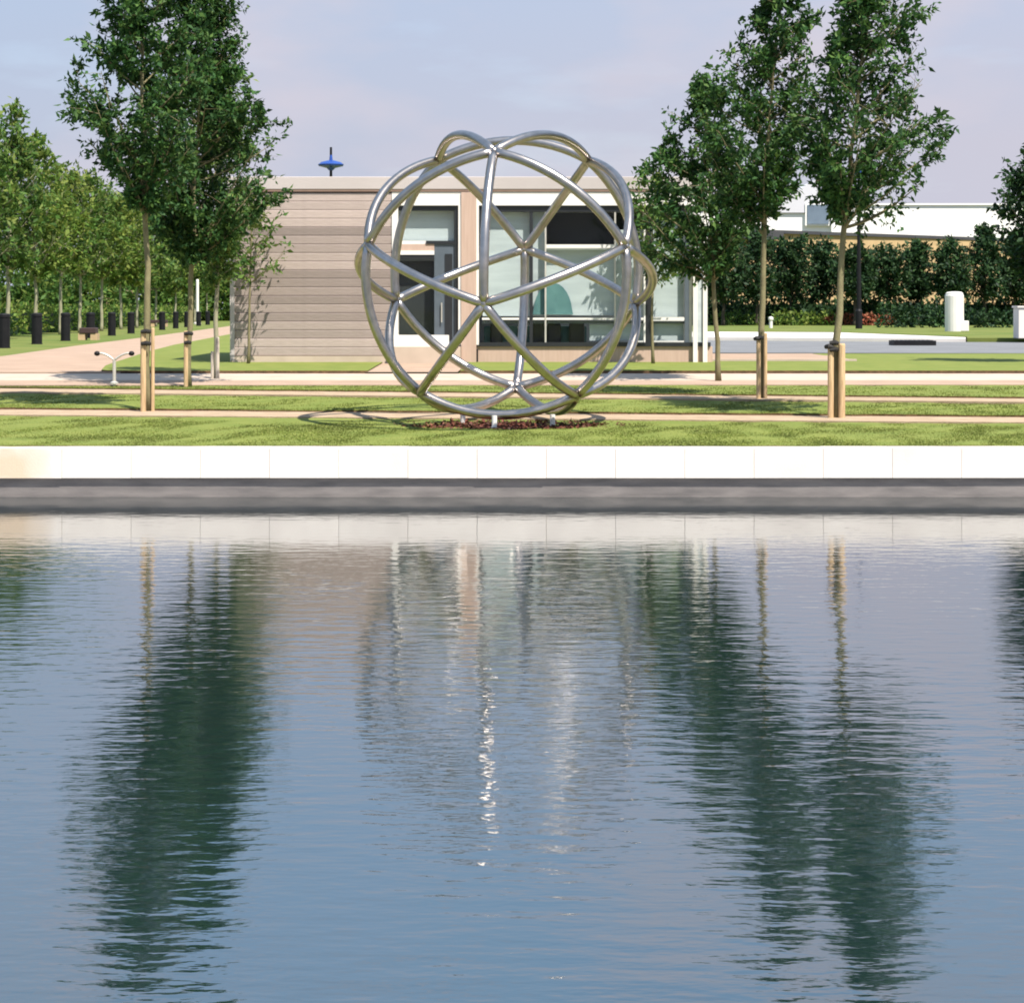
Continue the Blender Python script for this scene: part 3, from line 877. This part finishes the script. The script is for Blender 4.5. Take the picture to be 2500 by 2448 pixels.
photo_tree('young_tree', 'dark tree crown cut by the right border of the photo', 42.0, 1.0,
           [(1995, 700), (1995, 480), (1990, 280)],
           [(280, 1975, 2010), (325, 1890, 2080), (370, 1872, 2100), (420, 1885, 2100), (475, 1900, 2080), (520, 1935, 2040)],
           nl=60, twigs=13, leaves=22, lsize=.14, lmat=M['leaf_hedge'], bark=M['bark_dark'], seed=99, r0=.05)

# stakes
def stake(label, x, r_top, r_bot, Y, zb, mat, w=.05, tie=None, group=None, lean=0.0):
    s = 2500 / 1944
    p = WY(x * s, r_top * s, Y)
    t = thing('tree_stake', label, 'stake', (p.x, Y, zb), group)
    b = MB()
    b.tube([(p.x + lean, Y, zb - .1), (p.x, Y, p.z - .02), (p.x, Y, p.z)], [w, w, w * .8], 10)
    b.build('post', mat, t)
    if tie:
        for (dx, dz, L) in tie:
            q = MB(); q.tube([(p.x - .02 * np.sign(dx), Y - w * .9, p.z - dz), (p.x + dx * .5, Y - w * 1.3, p.z - dz + .01), (p.x + dx, Y + .02, p.z - dz)], [.028, .034, .03], 8)
            q.build('tie', M['rubber'], t)
    return t
GS = 'timber stakes holding the young trees'
stake('pale round stake on the left side of the tallest left tree trunk', 272, 626, 783, 29.15, .66, M['stake'], .040, [(.09, .03, 0), (.09, .20, 0)], GS)
stake('slimmer pale stake on the right side of the tallest left tree trunk', 290, 622, 783, 29.25, .66, M['stake'], .026, None, GS)
stake('pale stake left of the trunk of the second tree in the left row', 353, 628, 745, 34.0, .80, M['stake'], .036, [(.10, .05, 0), (.07, .20, 0)], GS)
stake('short whitish post on the left of the third tree in the left row', 403, 667, 728, 36.2, .88, M['stake_white'], .028, None, GS)
stake('short whitish post on the right of the third tree in the left row', 413, 640, 730, 36.2, .88, M['stake_white'], .033, None, GS)
stake('pale stake left of the middle trunk in the right row, with a black tie', 1440, 638, 757, 30.4, .78, M['stake'], .034, [(-.05, .04, 0), (.06, .03, 0)], GS)
stake('pale stake right of the middle trunk in the right row', 1453, 632, 757, 30.5, .78, M['stake'], .028, None, GS)
stake('pale stake left of the rightmost trunk, with a bulky dark tie', 1577, 660, 795, 27.5, .635, M['stake'], .042, [(.10, .03, 0), (.09, -.06, 0), (-.06, -.01, 0)], GS)
stake('taller pale stake right of the rightmost trunk in the right row', 1598, 652, 795, 27.5, .635, M['stake'], .048, None, GS)

# ------------------------------------------------------------------ pavilion
YB = 42.0
def BX(x): return (x - 1250) / FPX * YB
def BZ(r): return ZC - (r - HZ) / FPX * YB
pv = thing('pavilion', 'single-storey timber and glass pavilion behind the steel globe', 'building', (BX(1150), YB, 1.0))
def part(name, mat, x0, x1, r0, r1, y0, y1, bevel=0.0, parent=None):
    b = MB(); b.box(BX(x0), BX(x1), YB + y0, YB + y1, BZ(r1), BZ(r0))
    return b.build(name, mat, parent or pv, bevel=bevel)
# structure: side walls, back wall, floor, ceiling
part('wall_core', M['brown'], 570, 956, 470, 880, .045, .20)
b = MB(); b.box(BX(570), BX(570) + .15, YB + .2, YB + 6, .98, BZ(470)); b.build('side_wall', M['timber'], pv)
b = MB(); b.box(BX(570), BX(1740), YB + 6, YB + 6.2, .98, BZ(470)); b.build('back_wall', M['interior'], pv)
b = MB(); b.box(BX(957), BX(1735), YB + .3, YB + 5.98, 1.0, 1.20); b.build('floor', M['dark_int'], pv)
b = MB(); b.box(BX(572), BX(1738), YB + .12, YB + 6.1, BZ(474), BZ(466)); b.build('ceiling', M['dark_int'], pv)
# fascia and roof
b = MB(); b.box(BX(552), BX(1748), YB - .06, YB + 6.3, BZ(463), BZ(432)); b.build('roof', M['fascia'], pv, bevel=.012)
part('trim', M['brown'], 558, 1745, 463, 468.5, -.05, .1)
# planks on the left wall
rows = [475]
rp_ = random.Random(4)
edges = np.linspace(470.5, 868, 20)
pmesh = None
Lx = BX(957) - BX(566)
for i in range(19):
    z1, z0 = BZ(edges[i]), BZ(edges[i + 1])
    h = z1 - z0
    if pmesh is None:
        b = MB()
        # slightly bevelled board, upper edge proud of the one below
        prof = [(0.0, 0.0), (-.004, .012), (-.016, h - .018), (-.010, h - .009), (.03, h - .009), (.03, 0)]
        nx = 2; vs = []
        for xx in (0, Lx):
            vs += [(xx, p_[0], p_[1]) for p_ in prof]
        m_ = len(prof)
        b.add(vs, [tuple(range(m_))] + [tuple(range(2 * m_ - 1, m_ - 1, -1))] + [(k, k + m_, (k + 1) % m_ + m_, (k + 1) % m_) for k in range(m_)])
        o = b.build('plank', M['timber'], None); o.parent = pv
        pmesh = o
    else:
        o = pmesh.copy(); COL.objects.link(o); o.parent = pv
    o.location = Vector((BX(566) + rp_.uniform(-.008, .008), YB + rp_.uniform(-.006, .006), z0)) - pv.location
part('corner_trim', M['fascia'], 562, 573, 470, 880, -.035, .12)
part('plinth', M['pale_edge'], 562, 957, 869, 895, -.03, .2)
# lintel and piers
part('lintel', M['whitepaint'], 957, 1740, 469, 502, -.03, .25)
part('pier', M['pierwood'], 1126, 1163, 470, 890, -.06, .3)
part('pier_edge', M['whitepaint'], 1119, 1126, 502, 842, -.035, .28)
part('pier_edge', M['whitepaint'], 1163, 1169, 502, 842, -.035, .28)
part('pier_edge', M['whitepaint'], 957, 972, 502, 848, -.035, .28)
# entrance bay
part('frame', M['blackgrey'], 972, 1119, 502.2, 514, .02, .2)
part('frame', M['blackgrey'], 1110, 1119, 514, 845, .02, .2)
w = part('window', M['whitepaint'], 976, 1110, 588, 596, .06, .14)
part('pane', M['glass'], 972, 1110, 514, 588, .10, .112, parent=w)
part('panel', M['pierwood'], 972, 1060, 596, 612, .05, .14)
part('sill', M['whitepaint'], 972, 1060, 612, 622, .03, .16)
part('panel', M['whitepaint'], 960, 1096, 818, 846, .02, .18)
w = part('window', M['blackgrey'], 972, 1060, 622, 630, .05, .15)
part('pane', M['glass'], 972, 1060, 630, 818, .10, .112, parent=w)
part('interior_shade', M['dark_int'], 972, 1062, 612, 818, .35, .4)  # near-black sheet standing in for the unlit room behind this pane
d = part('door', M['door'], 1060, 1110, 594, 846, .06, .12)
part('glass_strip', M['blackgrey'], 1086, 1104, 620, 830, .045, .062, parent=d)
part('door_frame', M['blackgrey'], 1040, 1110, 588, 596, .03, .055, parent=d)
b = MB(); b.tube([(BX(1078), YB + .02, 1.85), (BX(1078), YB + .02, 2.25)], .014, 8); b.build('handle', M['galv'], d)
part('step', M['pale_edge'], 955, 1125, 846, 893, -.25, .25)
# glazed hall
part('frame', M['blackgrey'], 1169, 1740, 502.2, 517, .02, .2)
part('frame', M['blackgrey'], 1169, 1177, 517, 600, .02, .18)
part('frame', M['blackgrey'], 1169, 1735, 836, 846, .0, .2)
part('plinth', M['pierwood'], 1163, 1740, 846, 892, .04, .3)
b = MB(); b.box(BX(1163) + .0, BX(1163) + .035, YB - .03, YB + .04, BZ(883), BZ(853)); b.build('plinth_shadow', M['black'], pv)  # black strip painted in place of the shadow at the plinth's end
cols = [(1177, 1293), (1301, 1330), (1334, 1500), (1504, 1572), (1590, 1672)]
for (x0, x1) in cols:
    w = part('window', M['whitepaint'], x0, x1, 776, 781, .04, .14)
    part('pane', M['glass'], x0, x1, 517, 775, .09, .102, parent=w)
    part('pane', M['glass'], x0, x1, 782, 836, .09, .102, parent=w)
for (x0, x1, mt) in ((1293, 1301, 'blackgrey'), (1330, 1334, 'galv'), (1500, 1504, 'galv'), (1572, 1576, 'whitepaint'), (1576, 1590, 'blackgrey'), (1672, 1683, 'door'), (1683, 1690, 'galv')):
    part('mullion', M[mt], x0, x1, 517, 836, .03, .18)
part('transom', M['whitepaint'], 1334, 1500, 597, 606, .03, .16)
part('rail', M['door'], 1177, 1672, 784, 790, .15, .2)
# blinds, dark upper bay, interior furniture
part('blind', M['blind'], 972, 1108, 514, 588, .21, .23)
part('blind', M['blind'], 1178, 1330, 517, 772, .21, .23)
part('blind', M['blind'], 1332, 1500, 607, 770, .21, .23)
part('blind', M['blind'], 1505, 1570, 560, 774, .21, .23)
part('blind', M['blind'], 1590, 1672, 517, 774, .21, .23)
part('blind', M['blind'], 1590, 1672, 790, 832, .21, .23)
part('blind', M['blind'], 1440, 1572, 792, 832, .21, .23)
part('interior_shade', M['dark_int'], 1330, 1575, 514, 600, .9, .95)  # dark sheet added for the shade of the hall behind the upper panes
b = MB(); b.box(BX(1180), BX(1436), YB + .9, YB + 1.3, 1.2, BZ(797)); b.build('counter', M['teal'], pv, bevel=.03)
for x0, x1, r1 in ((1196, 1226, 786), (1302, 1330, 783), (1338, 1372, 788), (1392, 1430, 785)):
    b = MB(); b.box(BX(x0), BX(x1), YB + .75, YB + .88, 1.2, BZ(r1) - .02)
    b.build('seat_back', M['blackgrey'], pv, bevel=.03)
# pale round-topped teal screen seen through the middle pane
b = MB()
cx_, cz_ = BX(1350), BZ(768)
pr_ = [(cx_ + BX(1400) - BX(1350), cz_)] + [(cx_ + math.cos(a_) * (BX(1398) - BX(1350)) , cz_ + math.sin(a_) * (BZ(690) - BZ(768))) for a_ in np.linspace(0.15, math.pi - .15, 14)] + [(cx_ - (BX(1400) - BX(1350)), cz_)]
n_ = len(pr_)
b.add([(p_[0], YB + .15, p_[1]) for p_ in pr_] + [(p_[0], YB + .19, p_[1]) for p_ in pr_], [tuple(range(n_)), tuple(range(2 * n_ - 1, n_ - 1, -1))] + [(k, (k + 1) % n_, n_ + (k + 1) % n_, n_ + k) for k in range(n_)])
b.build('screen', M['teal'], pv)
# slim white posts at the right end
for i, (xx, lab) in enumerate(((1697, 'inner'), (1721, 'outer'))):
    b = MB(); b.box(BX(xx) - .045, BX(xx) + .045, YB - .075, YB + .035, 1.0, BZ(503)); b.build('post', M['whitepaint'], pv)
part('end_panel', M['blind'], 1703, 1715, 600, 835, -.03, -.01)

# ------------------------------------------------------------------ twin-headed ground light
p = WZ(279, 938, .86)
tl = thing('forked_ground_light', 'short forked pale post with two round black heads beside the path', 'light', p)
s_ = p.y / FPX
b = MB(); b.tube([(p.x, p.y, .83), (p.x, p.y, p.z + 58 * s_)], .028, 10)
b.lathe((p.x, p.y, .86), [(.07, 0), (.07, .03), (.035, .05)], 12); b.build('post', M['galv'], tl, smooth=False)
for sg in (-1, 1):
    zt = p.z + 58 * s_
    pts = []
    for k in range(9):
        u = k / 8
        pts.append((p.x + sg * 38 * s_ * u, p.y, zt + (18 * s_) * (1 - (1 - u) ** 2) - .0))
    b = MB(); b.tube(pts, .018, 8); b.build('arm', M['galv'], tl, smooth=True)
    b = MB(); b.ball((p.x + sg * 42 * s_, p.y, zt + 17 * s_), 7.5 * s_, 8, .8); b.build('lamp_head', M['black'], tl, smooth=True)

# ------------------------------------------------------------------ avenue: bollards, benches, trees, hedge
ords = 'first second third fourth fifth sixth seventh eighth ninth tenth eleventh twelfth thirteenth fourteenth fifteenth'.split()
bx = [10, 90, 160, 221, 273, 320, 360, 396, 429, 456, 485, 507]
proto = None
for i, x in enumerate(bx):
    dep = (826 - x) / 9.07
    Y = 1.04 * FPX / dep
    X = (x - 1250) / FPX * Y
    lab = '%s black bollard from the left along the sandy avenue path' % ords[i]
    if proto is None:
        proto = thing('bollard', lab, 'bollard', (X, Y, zg(Y) - .02), 'black bollards along the avenue path')
        z = proto.location.z
        b = MB(); b.lathe((X, Y, z), [(.18, 0), (.18, .02), (.165, .03), (.165, .84)], 16); b.build('post', M['black'], proto)
        b = MB(); b.lathe((X, Y, z), [(.150, .84), (.150, .86), (.168, .865), (.168, .94), (.14, .97), (.03, .985)], 16); b.build('cap', M['black'], proto)
    else:
        c = copy_tree(proto); c['label'] = lab; c.location = (X, Y, zg(Y) - .02)
for i, (x, row, lab) in enumerate(((217, 829, 'dark slab bench on tan feet between the fourth and fifth bollards'), (389, 797, 'small dark bench on tan feet by the eighth bollard'), (512, 783, 'farthest dark bench near the pavilion corner'))):
    p = G(x, row)
    t = thing('bench', lab, 'bench', p, 'dark benches along the avenue path')
    hw = 20 / FPX * p.y
    b = MB(); b.box(p.x - hw, p.x + hw, p.y - .25, p.y + .25, p.z + .22, p.z + .42); b.build('seat', M['seat'], t, bevel=.02)
    for sg in (-.75, .75):
        b = MB(); b.box(p.x + sg * hw - .12, p.x + sg * hw + .12, p.y - .22, p.y + .22, p.z - .02, p.z + .22); b.build('leg', M['tanstone'], t)
p = G(482, 792)
t = thing('white_column', 'tall plain white post among the far avenue trees', 'post', p)
b = MB(); b.lathe(p, [(.11, 0), (.11, 3.2), (.07, 3.3)], 14); b.build('shaft', M['whitepaint'], t)
b = MB(); b.lathe(p, [(.28, 0), (.28, .12), (.2, .16)], 14); b.build('base', M['concrete'], t)

tx_ = [-60, 18, 88, 148, 195, 247, 296, 334, 380, 429, 475, 504, 530]
for i, x in enumerate(tx_):
    Y = 60000 / (825 - x)
    X = (x - 1250) / FPX * Y
    z = zg(Y)
    rg_ = random.Random(100 + i)
    hgt = [8.9, 9.6, 9.1, 8.4, 8.5, 8.6, 8.3, 8.2, 8.0, 8.0, 8.3, 8.2, 8.2][i] - 1.2
    cb = z + 2.75 + rg_.uniform(-.2, .2)
    R0 = 1.6 + rg_.uniform(-.3, .3)
    lean = rg_.uniform(-.2, .2)
    prof = [(cb, .5 * R0, .5 * R0), (cb + .8, 1.0 * R0, 1.0 * R0), (cb + 2.2, 1.05 * R0, .95 * R0), (cb + 3.4, .8 * R0, .8 * R0), (cb + 4.4, .5 * R0, .45 * R0), (z + hgt, .1, .1)]
    lab = ('%s pale-trunked round-crowned tree from the left in the avenue behind the bollards' % ords[i - 1]) if i else 'avenue tree just outside the left border, its branches reaching into the photo'
    make_tree('avenue_tree', lab, (X, Y, z), [(X, Y, z - .1), (X + lean * .3, Y, z + 2.5), (X + lean, Y, z + hgt)], prof,
              nl=56 if i < 8 else 40, twigs=10, leaves=11, lsize=.26 if i < 6 else .32, lmat=M['leaf_yel'] if i in (2, 3, 5, 6, 9, 11) else M['leaf_mid'], bark=M['bark_pale'],
              seed=300 + i, r0=.085, group='avenue trees behind the bollards')

def bush_mesh(name, boxes, dens, lsize, mat, parent, seed, loc=None):
    """leafy mass filling rounded volumes (cx,cy,cz,rx,ry,rz): leaves near each surface"""
    rng = np.random.default_rng(seed)
    Ps = []; Ds = []
    for (cx, cy, cz, rx, ry, rz) in boxes:
        n = int(dens * (rx * ry + rx * rz + ry * rz) * 4)
        d = rng.normal(size=(n, 3)); d /= np.linalg.norm(d, axis=1, keepdims=True)
        r = 1 - .45 * rng.random(n) ** 1.6 + rng.normal(size=n) * .05
        Ps.append(np.array([cx, cy, cz]) + d * r[:, None] * np.array([rx, ry, rz]))
        dd = d * .6 + rng.normal(size=(n, 3)) * .55; dd[:, 2] += .15
        Ds.append(dd / np.linalg.norm(dd, axis=1, keepdims=True))
    P = np.concatenate(Ps); D = np.concatenate(Ds); n = len(P)
    Ln = lsize * (.7 + .6 * rng.random(n))
    V, F = leaf_quads(P, D, Ln, Ln * .55, rng)
    return tri_mesh(name, V, F, mat, parent, loc)

# hedge along the avenue, behind the trees
h = thing('hedge', 'long low clipped hedge behind the avenue tree trunks', 'hedge', (-18, 90, 1.0))
r_ = random.Random(9)
boxes = []
for k in range(60):
    Y = 58 + k * 2.2
    X = -9.55 - .085 * Y - 4.6
    boxes.append((X + r_.uniform(-.2, .2), Y, 1.55, .8, 1.5, .75 + r_.uniform(-.05, .1)))
bush_mesh('foliage', boxes, 26, .22, M['leaf_yel'], h, 41)
b = MB()
for k in range(60):
    Y = 58 + k * 2.2
    b.box(-9.55 - .085 * Y - 5.0, -9.55 - .085 * Y - 4.2, Y - 1.12, Y + 1.12, 1.0, 1.95)
b.build('core', M['leaf_hedge'], h)
# distant wood beyond the avenue
boxes = []
for k in range(46):
    X = -95 + k * 1.75
    boxes.append((X + r_.uniform(-1, 1), 205 + r_.uniform(-10, 14), 3.2 + r_.uniform(-.5, .8), 2.6, 2.6, 2.9 + r_.uniform(-.6, 1.3)))
tag(bush_mesh('far_wood', boxes, 11, .65, M['leaf_mid'], None, 42), kind='stuff')
# house glimpsed between the trees
hp = WY(284, 700, 235)
hs_ = thing('far_house', 'tan house with a dark red roof glimpsed between the avenue trees', 'house', (hp.x, 235, 1.0))
b = MB(); b.box(hp.x - 1.6, hp.x + 1.0, 234, 242, 1.0, 5.1); b.build('wall', M['tanstone'], hs_)
b = MB(); b.add([(hp.x - 1.9, 233.7, 5.1), (hp.x + 1.3, 233.7, 5.1), (hp.x - .5, 233.7, 6.5), (hp.x - 1.9, 242.3, 5.1), (hp.x + 1.3, 242.3, 5.1), (hp.x - .5, 242.3, 6.5)],
                [(0, 1, 2), (3, 5, 4), (0, 2, 5, 3), (1, 4, 5, 2), (0, 3, 4, 1)]); b.build('roof', M['redroof'], hs_)

# ------------------------------------------------------------------ right background
# hedge of small trees
hx = [(1372, 442, 66), (1436, 452, 62), (1500, 448, 62), (1562, 470, 55), (1622, 472, 55), (1682, 462, 58), (1742, 470, 34), (1805, 455, 62), (1868, 448, 56), (1925, 455, 60), (1985, 450, 60)]
labs = ['dark rounded hedge tree just right of the pavilion', 'dark hedge tree behind the middle trunk of the right row', 'second dark hedge tree right of the pavilion corner, under the dark canopy', 'hedge tree with tan wall showing above it, left of the rightmost trunk',
        'dark hedge tree just right of the rightmost trunk', 'bushy hedge tree below the white warehouse wall', 'narrow dark hedge tree with tan gaps either side', 'pointed bright green hedge tree above the white pillar', 'pointed dark hedge tree right of the white pillar',
        'spiky hedge tree near the right border', 'hedge tree cut off by the right border']
for i, (x, rt, wdt) in enumerate(hx):
    s = 2500 / 1944
    Y = 122 + (i * 37 % 7) - 3
    X = (x * s - 1250) / FPX * Y
    zt = ZC - (rt * s - HZ) / FPX * Y
    zb = ZC - (560 * s - HZ) / FPX * Y
    R0 = wdt * s / FPX * Y * (.74, .68, .72, .60, .66, .70, .62, .68, .72, .64, .7)[i]
    H = zt - zb
    tk = (.95, .5) if i < 7 else (.65, .14)
    zt += (i * 53 % 5 - 2) * .2
    prof = [(zb, .7 * R0, .7 * R0), (zb + .25 * H, R0, 1.05 * R0), (zb + .55 * H, 1.05 * R0, R0), (zb + .8 * H, tk[0] * R0, tk[0] * R0), (zt, tk[1] * R0, tk[1] * R0)]
    make_tree('hedge_tree', labs[i], (X, Y, 1.15), [(X, Y, 1.1), (X + .05, Y, zb), (X, Y, zt)], prof, nl=50, twigs=10, leaves=15, lsize=.27,
              lmat=M['leaf_hedge'], bark=M['bark_dark'], seed=500 + i, r0=.11, group='row of dark hedge trees across the road', ang=1.1 if i > 6 else .7)
# understorey hedge and shrubs on the bank
h = thing('hedge', 'dark low hedge under the hedge trees across the road', 'hedge', (18, 124, 1.1))
boxes = [(5 + k * 1.05, 124 + r_.uniform(-1, 1), 1.9, 1.1, .8, .95 + r_.uniform(-.15, .12)) for k in range(33)]
bush_mesh('foliage', boxes, 30, .3, M['leaf_hedge'], h, 51)
b = MB(); b.box(4.5, 40, 124.2, 125.4, 1.1, 2.45); b.build('core', M['leaf_hedge'], h)
for i, (x0, x1, row, hgt, mt, nm, lab, cat) in enumerate((
        (1740, 1850, 783, .75, 'leaf_mid', 'shrub', 'low light green shrubs by the pavilion corner across the road', 'shrub'),
        (1890, 2040, 782, .8, 'leaf_yel', 'shrub', 'yellow-green low shrub patch between the two right trunks', 'shrub'),
        (2015, 2175, 787, .7, 'flower', 'flower_bed', 'rust-red flower bed below the dark hedge', 'flowers'),
        (2150, 2310, 800, 1.35, 'leaf_hedge', 'shrub', 'dark green shrub left of the white pillar', 'shrub'),
        (2355, 2470, 800, .9, 'leaf_hedge', 'shrub', 'grey-green low shrubs right of the white pillar', 'shrub'))):
    Y = FPX * (ZC - 1.19) / (row - HZ)
    Y = min(Y, 121)
    xa, xb = (x0 - 1250) / FPX * Y, (x1 - 1250) / FPX * Y
    t = thing(nm, lab, cat, ((xa + xb) / 2, Y, 1.19))
    nb = max(3, int((xb - xa) / .8))
    boxes = [(xa + (xb - xa) * (k + .5) / nb, Y + r_.uniform(-.3, .3), 1.19 + hgt * .4, .65, .6, hgt * (.5 + r_.uniform(0, .2))) for k in range(nb)]
    bush_mesh('foliage', boxes, 45, .22, M[mt], t, 60 + i)
# white pillar and pale box
p = WZ(2330, 809, 1.19)
t = thing('white_pillar', 'stout white gate pillar with a low cap beside the road', 'pillar', p)
b = MB(); b.lathe(p, [(.40, 0), (.40, 1.52), (.37, 1.58), (.37, 1.62), (.30, 1.68), (.05, 1.70)], 20); b.build('shaft', M['whitepaint'], t, smooth=False)
b = MB(); b.box(p.x + .12, p.x + .55, p.y - .35, p.y + .3, p.z, p.z + .45); b.build('block', M['whitepaint'], t, bevel=.03)
p = WZ(2500, 826, 1.19)
t = thing('utility_box', 'pale utility box at the right border beside the road', 'box', p)
b = MB(); b.box(p.x - .25, p.x + .7, p.y - .3, p.y + .4, p.z, p.z + .98); b.build('cabinet', M['concrete'], t, bevel=.02)
b = MB(); b.box(p.x - .29, p.x + .74, p.y - .34, p.y + .44, p.z + .98, p.z + 1.04); b.build('lid', M['concrete'], t, bevel=.01)
p = WZ(1882, 802, 1.17)
t = thing('white_marker', 'tiny white marker post on the far pavement by the middle right trunk', 'post', p)
b = MB(); b.lathe(p, [(.09, 0), (.09, .42), (.13, .44), (.13, .55), (.04, .6)], 12); b.build('shaft', M['whitepaint'], t)

# lamp posts
def lamp_post(label, x, r_head, Y):
    X = (x - 1250) / FPX * Y
    zt = ZC - (r_head - HZ) / FPX * Y
    t = thing('street_lamp', label, 'street lamp', (X, Y, 1.15), 'dark blue street lamps')
    b = MB(); b.tube([(X, Y, 1.1), (X, Y, zt - .9), (X, Y, zt + .9)], [.12, .075, .06], 12); b.lathe((X, Y, 1.15), [(.17, 0), (.17, .9), (.12, 1.0)], 14); b.build('pole', M['black'], t)
    b = MB(); b.lathe((X, Y, zt), [(.10, -.28), (.22, -.16), (.62, -.06), (.66, .02), (.5, .14), (.12, .24)], 22); b.build('lamp_head', M['bluelamp'], t, smooth=False)
    b = MB(); b.lathe((X, Y, zt + .24), [(.09, 0), (.06, .3), (.03, .65)], 10); b.build('finial', M['bluelamp'], t)
lamp_post('blue-headed street lamp showing above the left part of the pavilion roof', 808, 403, 104)
lamp_post('blue-headed street lamp with dark pole seen through the rightmost tree', 2097, 424, 100)

# white warehouse with lower tan building in front
YH = 168.0
def HX(x, Y=YH): return (x - 1250) / FPX * Y
def HZZ(r, Y=YH): return ZC - (r - HZ) / FPX * Y
wh = thing('warehouse', 'big white flat-roofed warehouse beyond the hedge trees', 'building', (HX(2200), YH, 1.0))
b = MB(); b.box(HX(2030), HX(2700), YH, YH + 30, 1.0, HZZ(501)); b.build('wall', M['whitewall'], wh)
b = MB(); b.box(HX(2025), HX(2705), YH - .15, YH + 30.1, HZZ(501), HZZ(497)); b.build('parapet', M['whitewall'], wh)
b = MB()
for k in range(24):
    xx = HX(2034) + k * 1.0
    b.box(xx, xx + .05, YH - .008, YH, 1.0, HZZ(502))
b.build('seam', M['whitewall'], wh)
b = MB(); b.box(HX(1500), HX(2030), YH + .5, YH + 30, 1.0, HZZ(520)); b.build('wing', M['whitewall'], wh)
b = MB(); b.add([(HX(1820), YH + .3, HZZ(519)), (HX(2030), YH + .3, HZZ(519)), (HX(2030), YH + .3, HZZ(498)), (HX(1990), YH + .3, HZZ(440)), (HX(1940), YH + .3, HZZ(470)),
                 (HX(1820), YH + 25, HZZ(519)), (HX(2030), YH + 25, HZZ(519)), (HX(2030), YH + 25, HZZ(498)), (HX(1990), YH + 25, HZZ(440)), (HX(1940), YH + 25, HZZ(470))],
                [(0, 1, 2, 3, 4), (9, 8, 7, 6, 5), (0, 5, 6, 1), (1, 6, 7, 2), (2, 7, 8, 3), (3, 8, 9, 4), (4, 9, 5, 0)]); b.build('roof', M['greyroof'], wh)
b = MB(); b.box(HX(1967), HX(2028), YH + .2, YH + .5, HZZ(551), HZZ(543 - 47)); w = b.build('window', M['whitewall'], wh)
b = MB(); b.box(HX(1972), HX(2024), YH + .12, YH + .2, HZZ(547), HZZ(500)); b.build('pane', M['windowglass'], w)
lo = thing('low_building', 'low tan-walled building with a thin dark roof edge behind the hedge trees', 'building', (HX(2150, 148), 148, 1.0))
A_ = Vector((HX(1780, 139), 139, 0)); B_ = Vector((HX(2520, 160), 160, 0))
zt = HZZ(566, 140)
dr = (B_ - A_).normalized(); nn = Vector((-dr.y, dr.x, 0))
def prism(b, a, c, th, z0, z1):
    P = [a, c, c + nn * th, a + nn * th]
    b.add([(q.x, q.y, z0) for q in P] + [(q.x, q.y, z1) for q in P], [(0, 3, 2, 1), (4, 5, 6, 7), (0, 1, 5, 4), (1, 2, 6, 5), (2, 3, 7, 6), (3, 0, 4, 7)])
b = MB(); prism(b, A_, B_, 6, 1.0, zt - .05); b.build('wall', M['tan'], lo)
b = MB(); prism(b, A_ - dr * 2 - nn * .3, B_, 6.6, zt - .05, zt + .18); b.build('roof', M['darkroof'], lo)
b = MB(); prism(b, A_ - dr * 3.2 - nn * .9, A_ + dr * 4.4 - nn * .9, 3, zt - .5, zt + .12); b.build('canopy', M['darkroof'], lo)
bpy.context.view_layer.update()
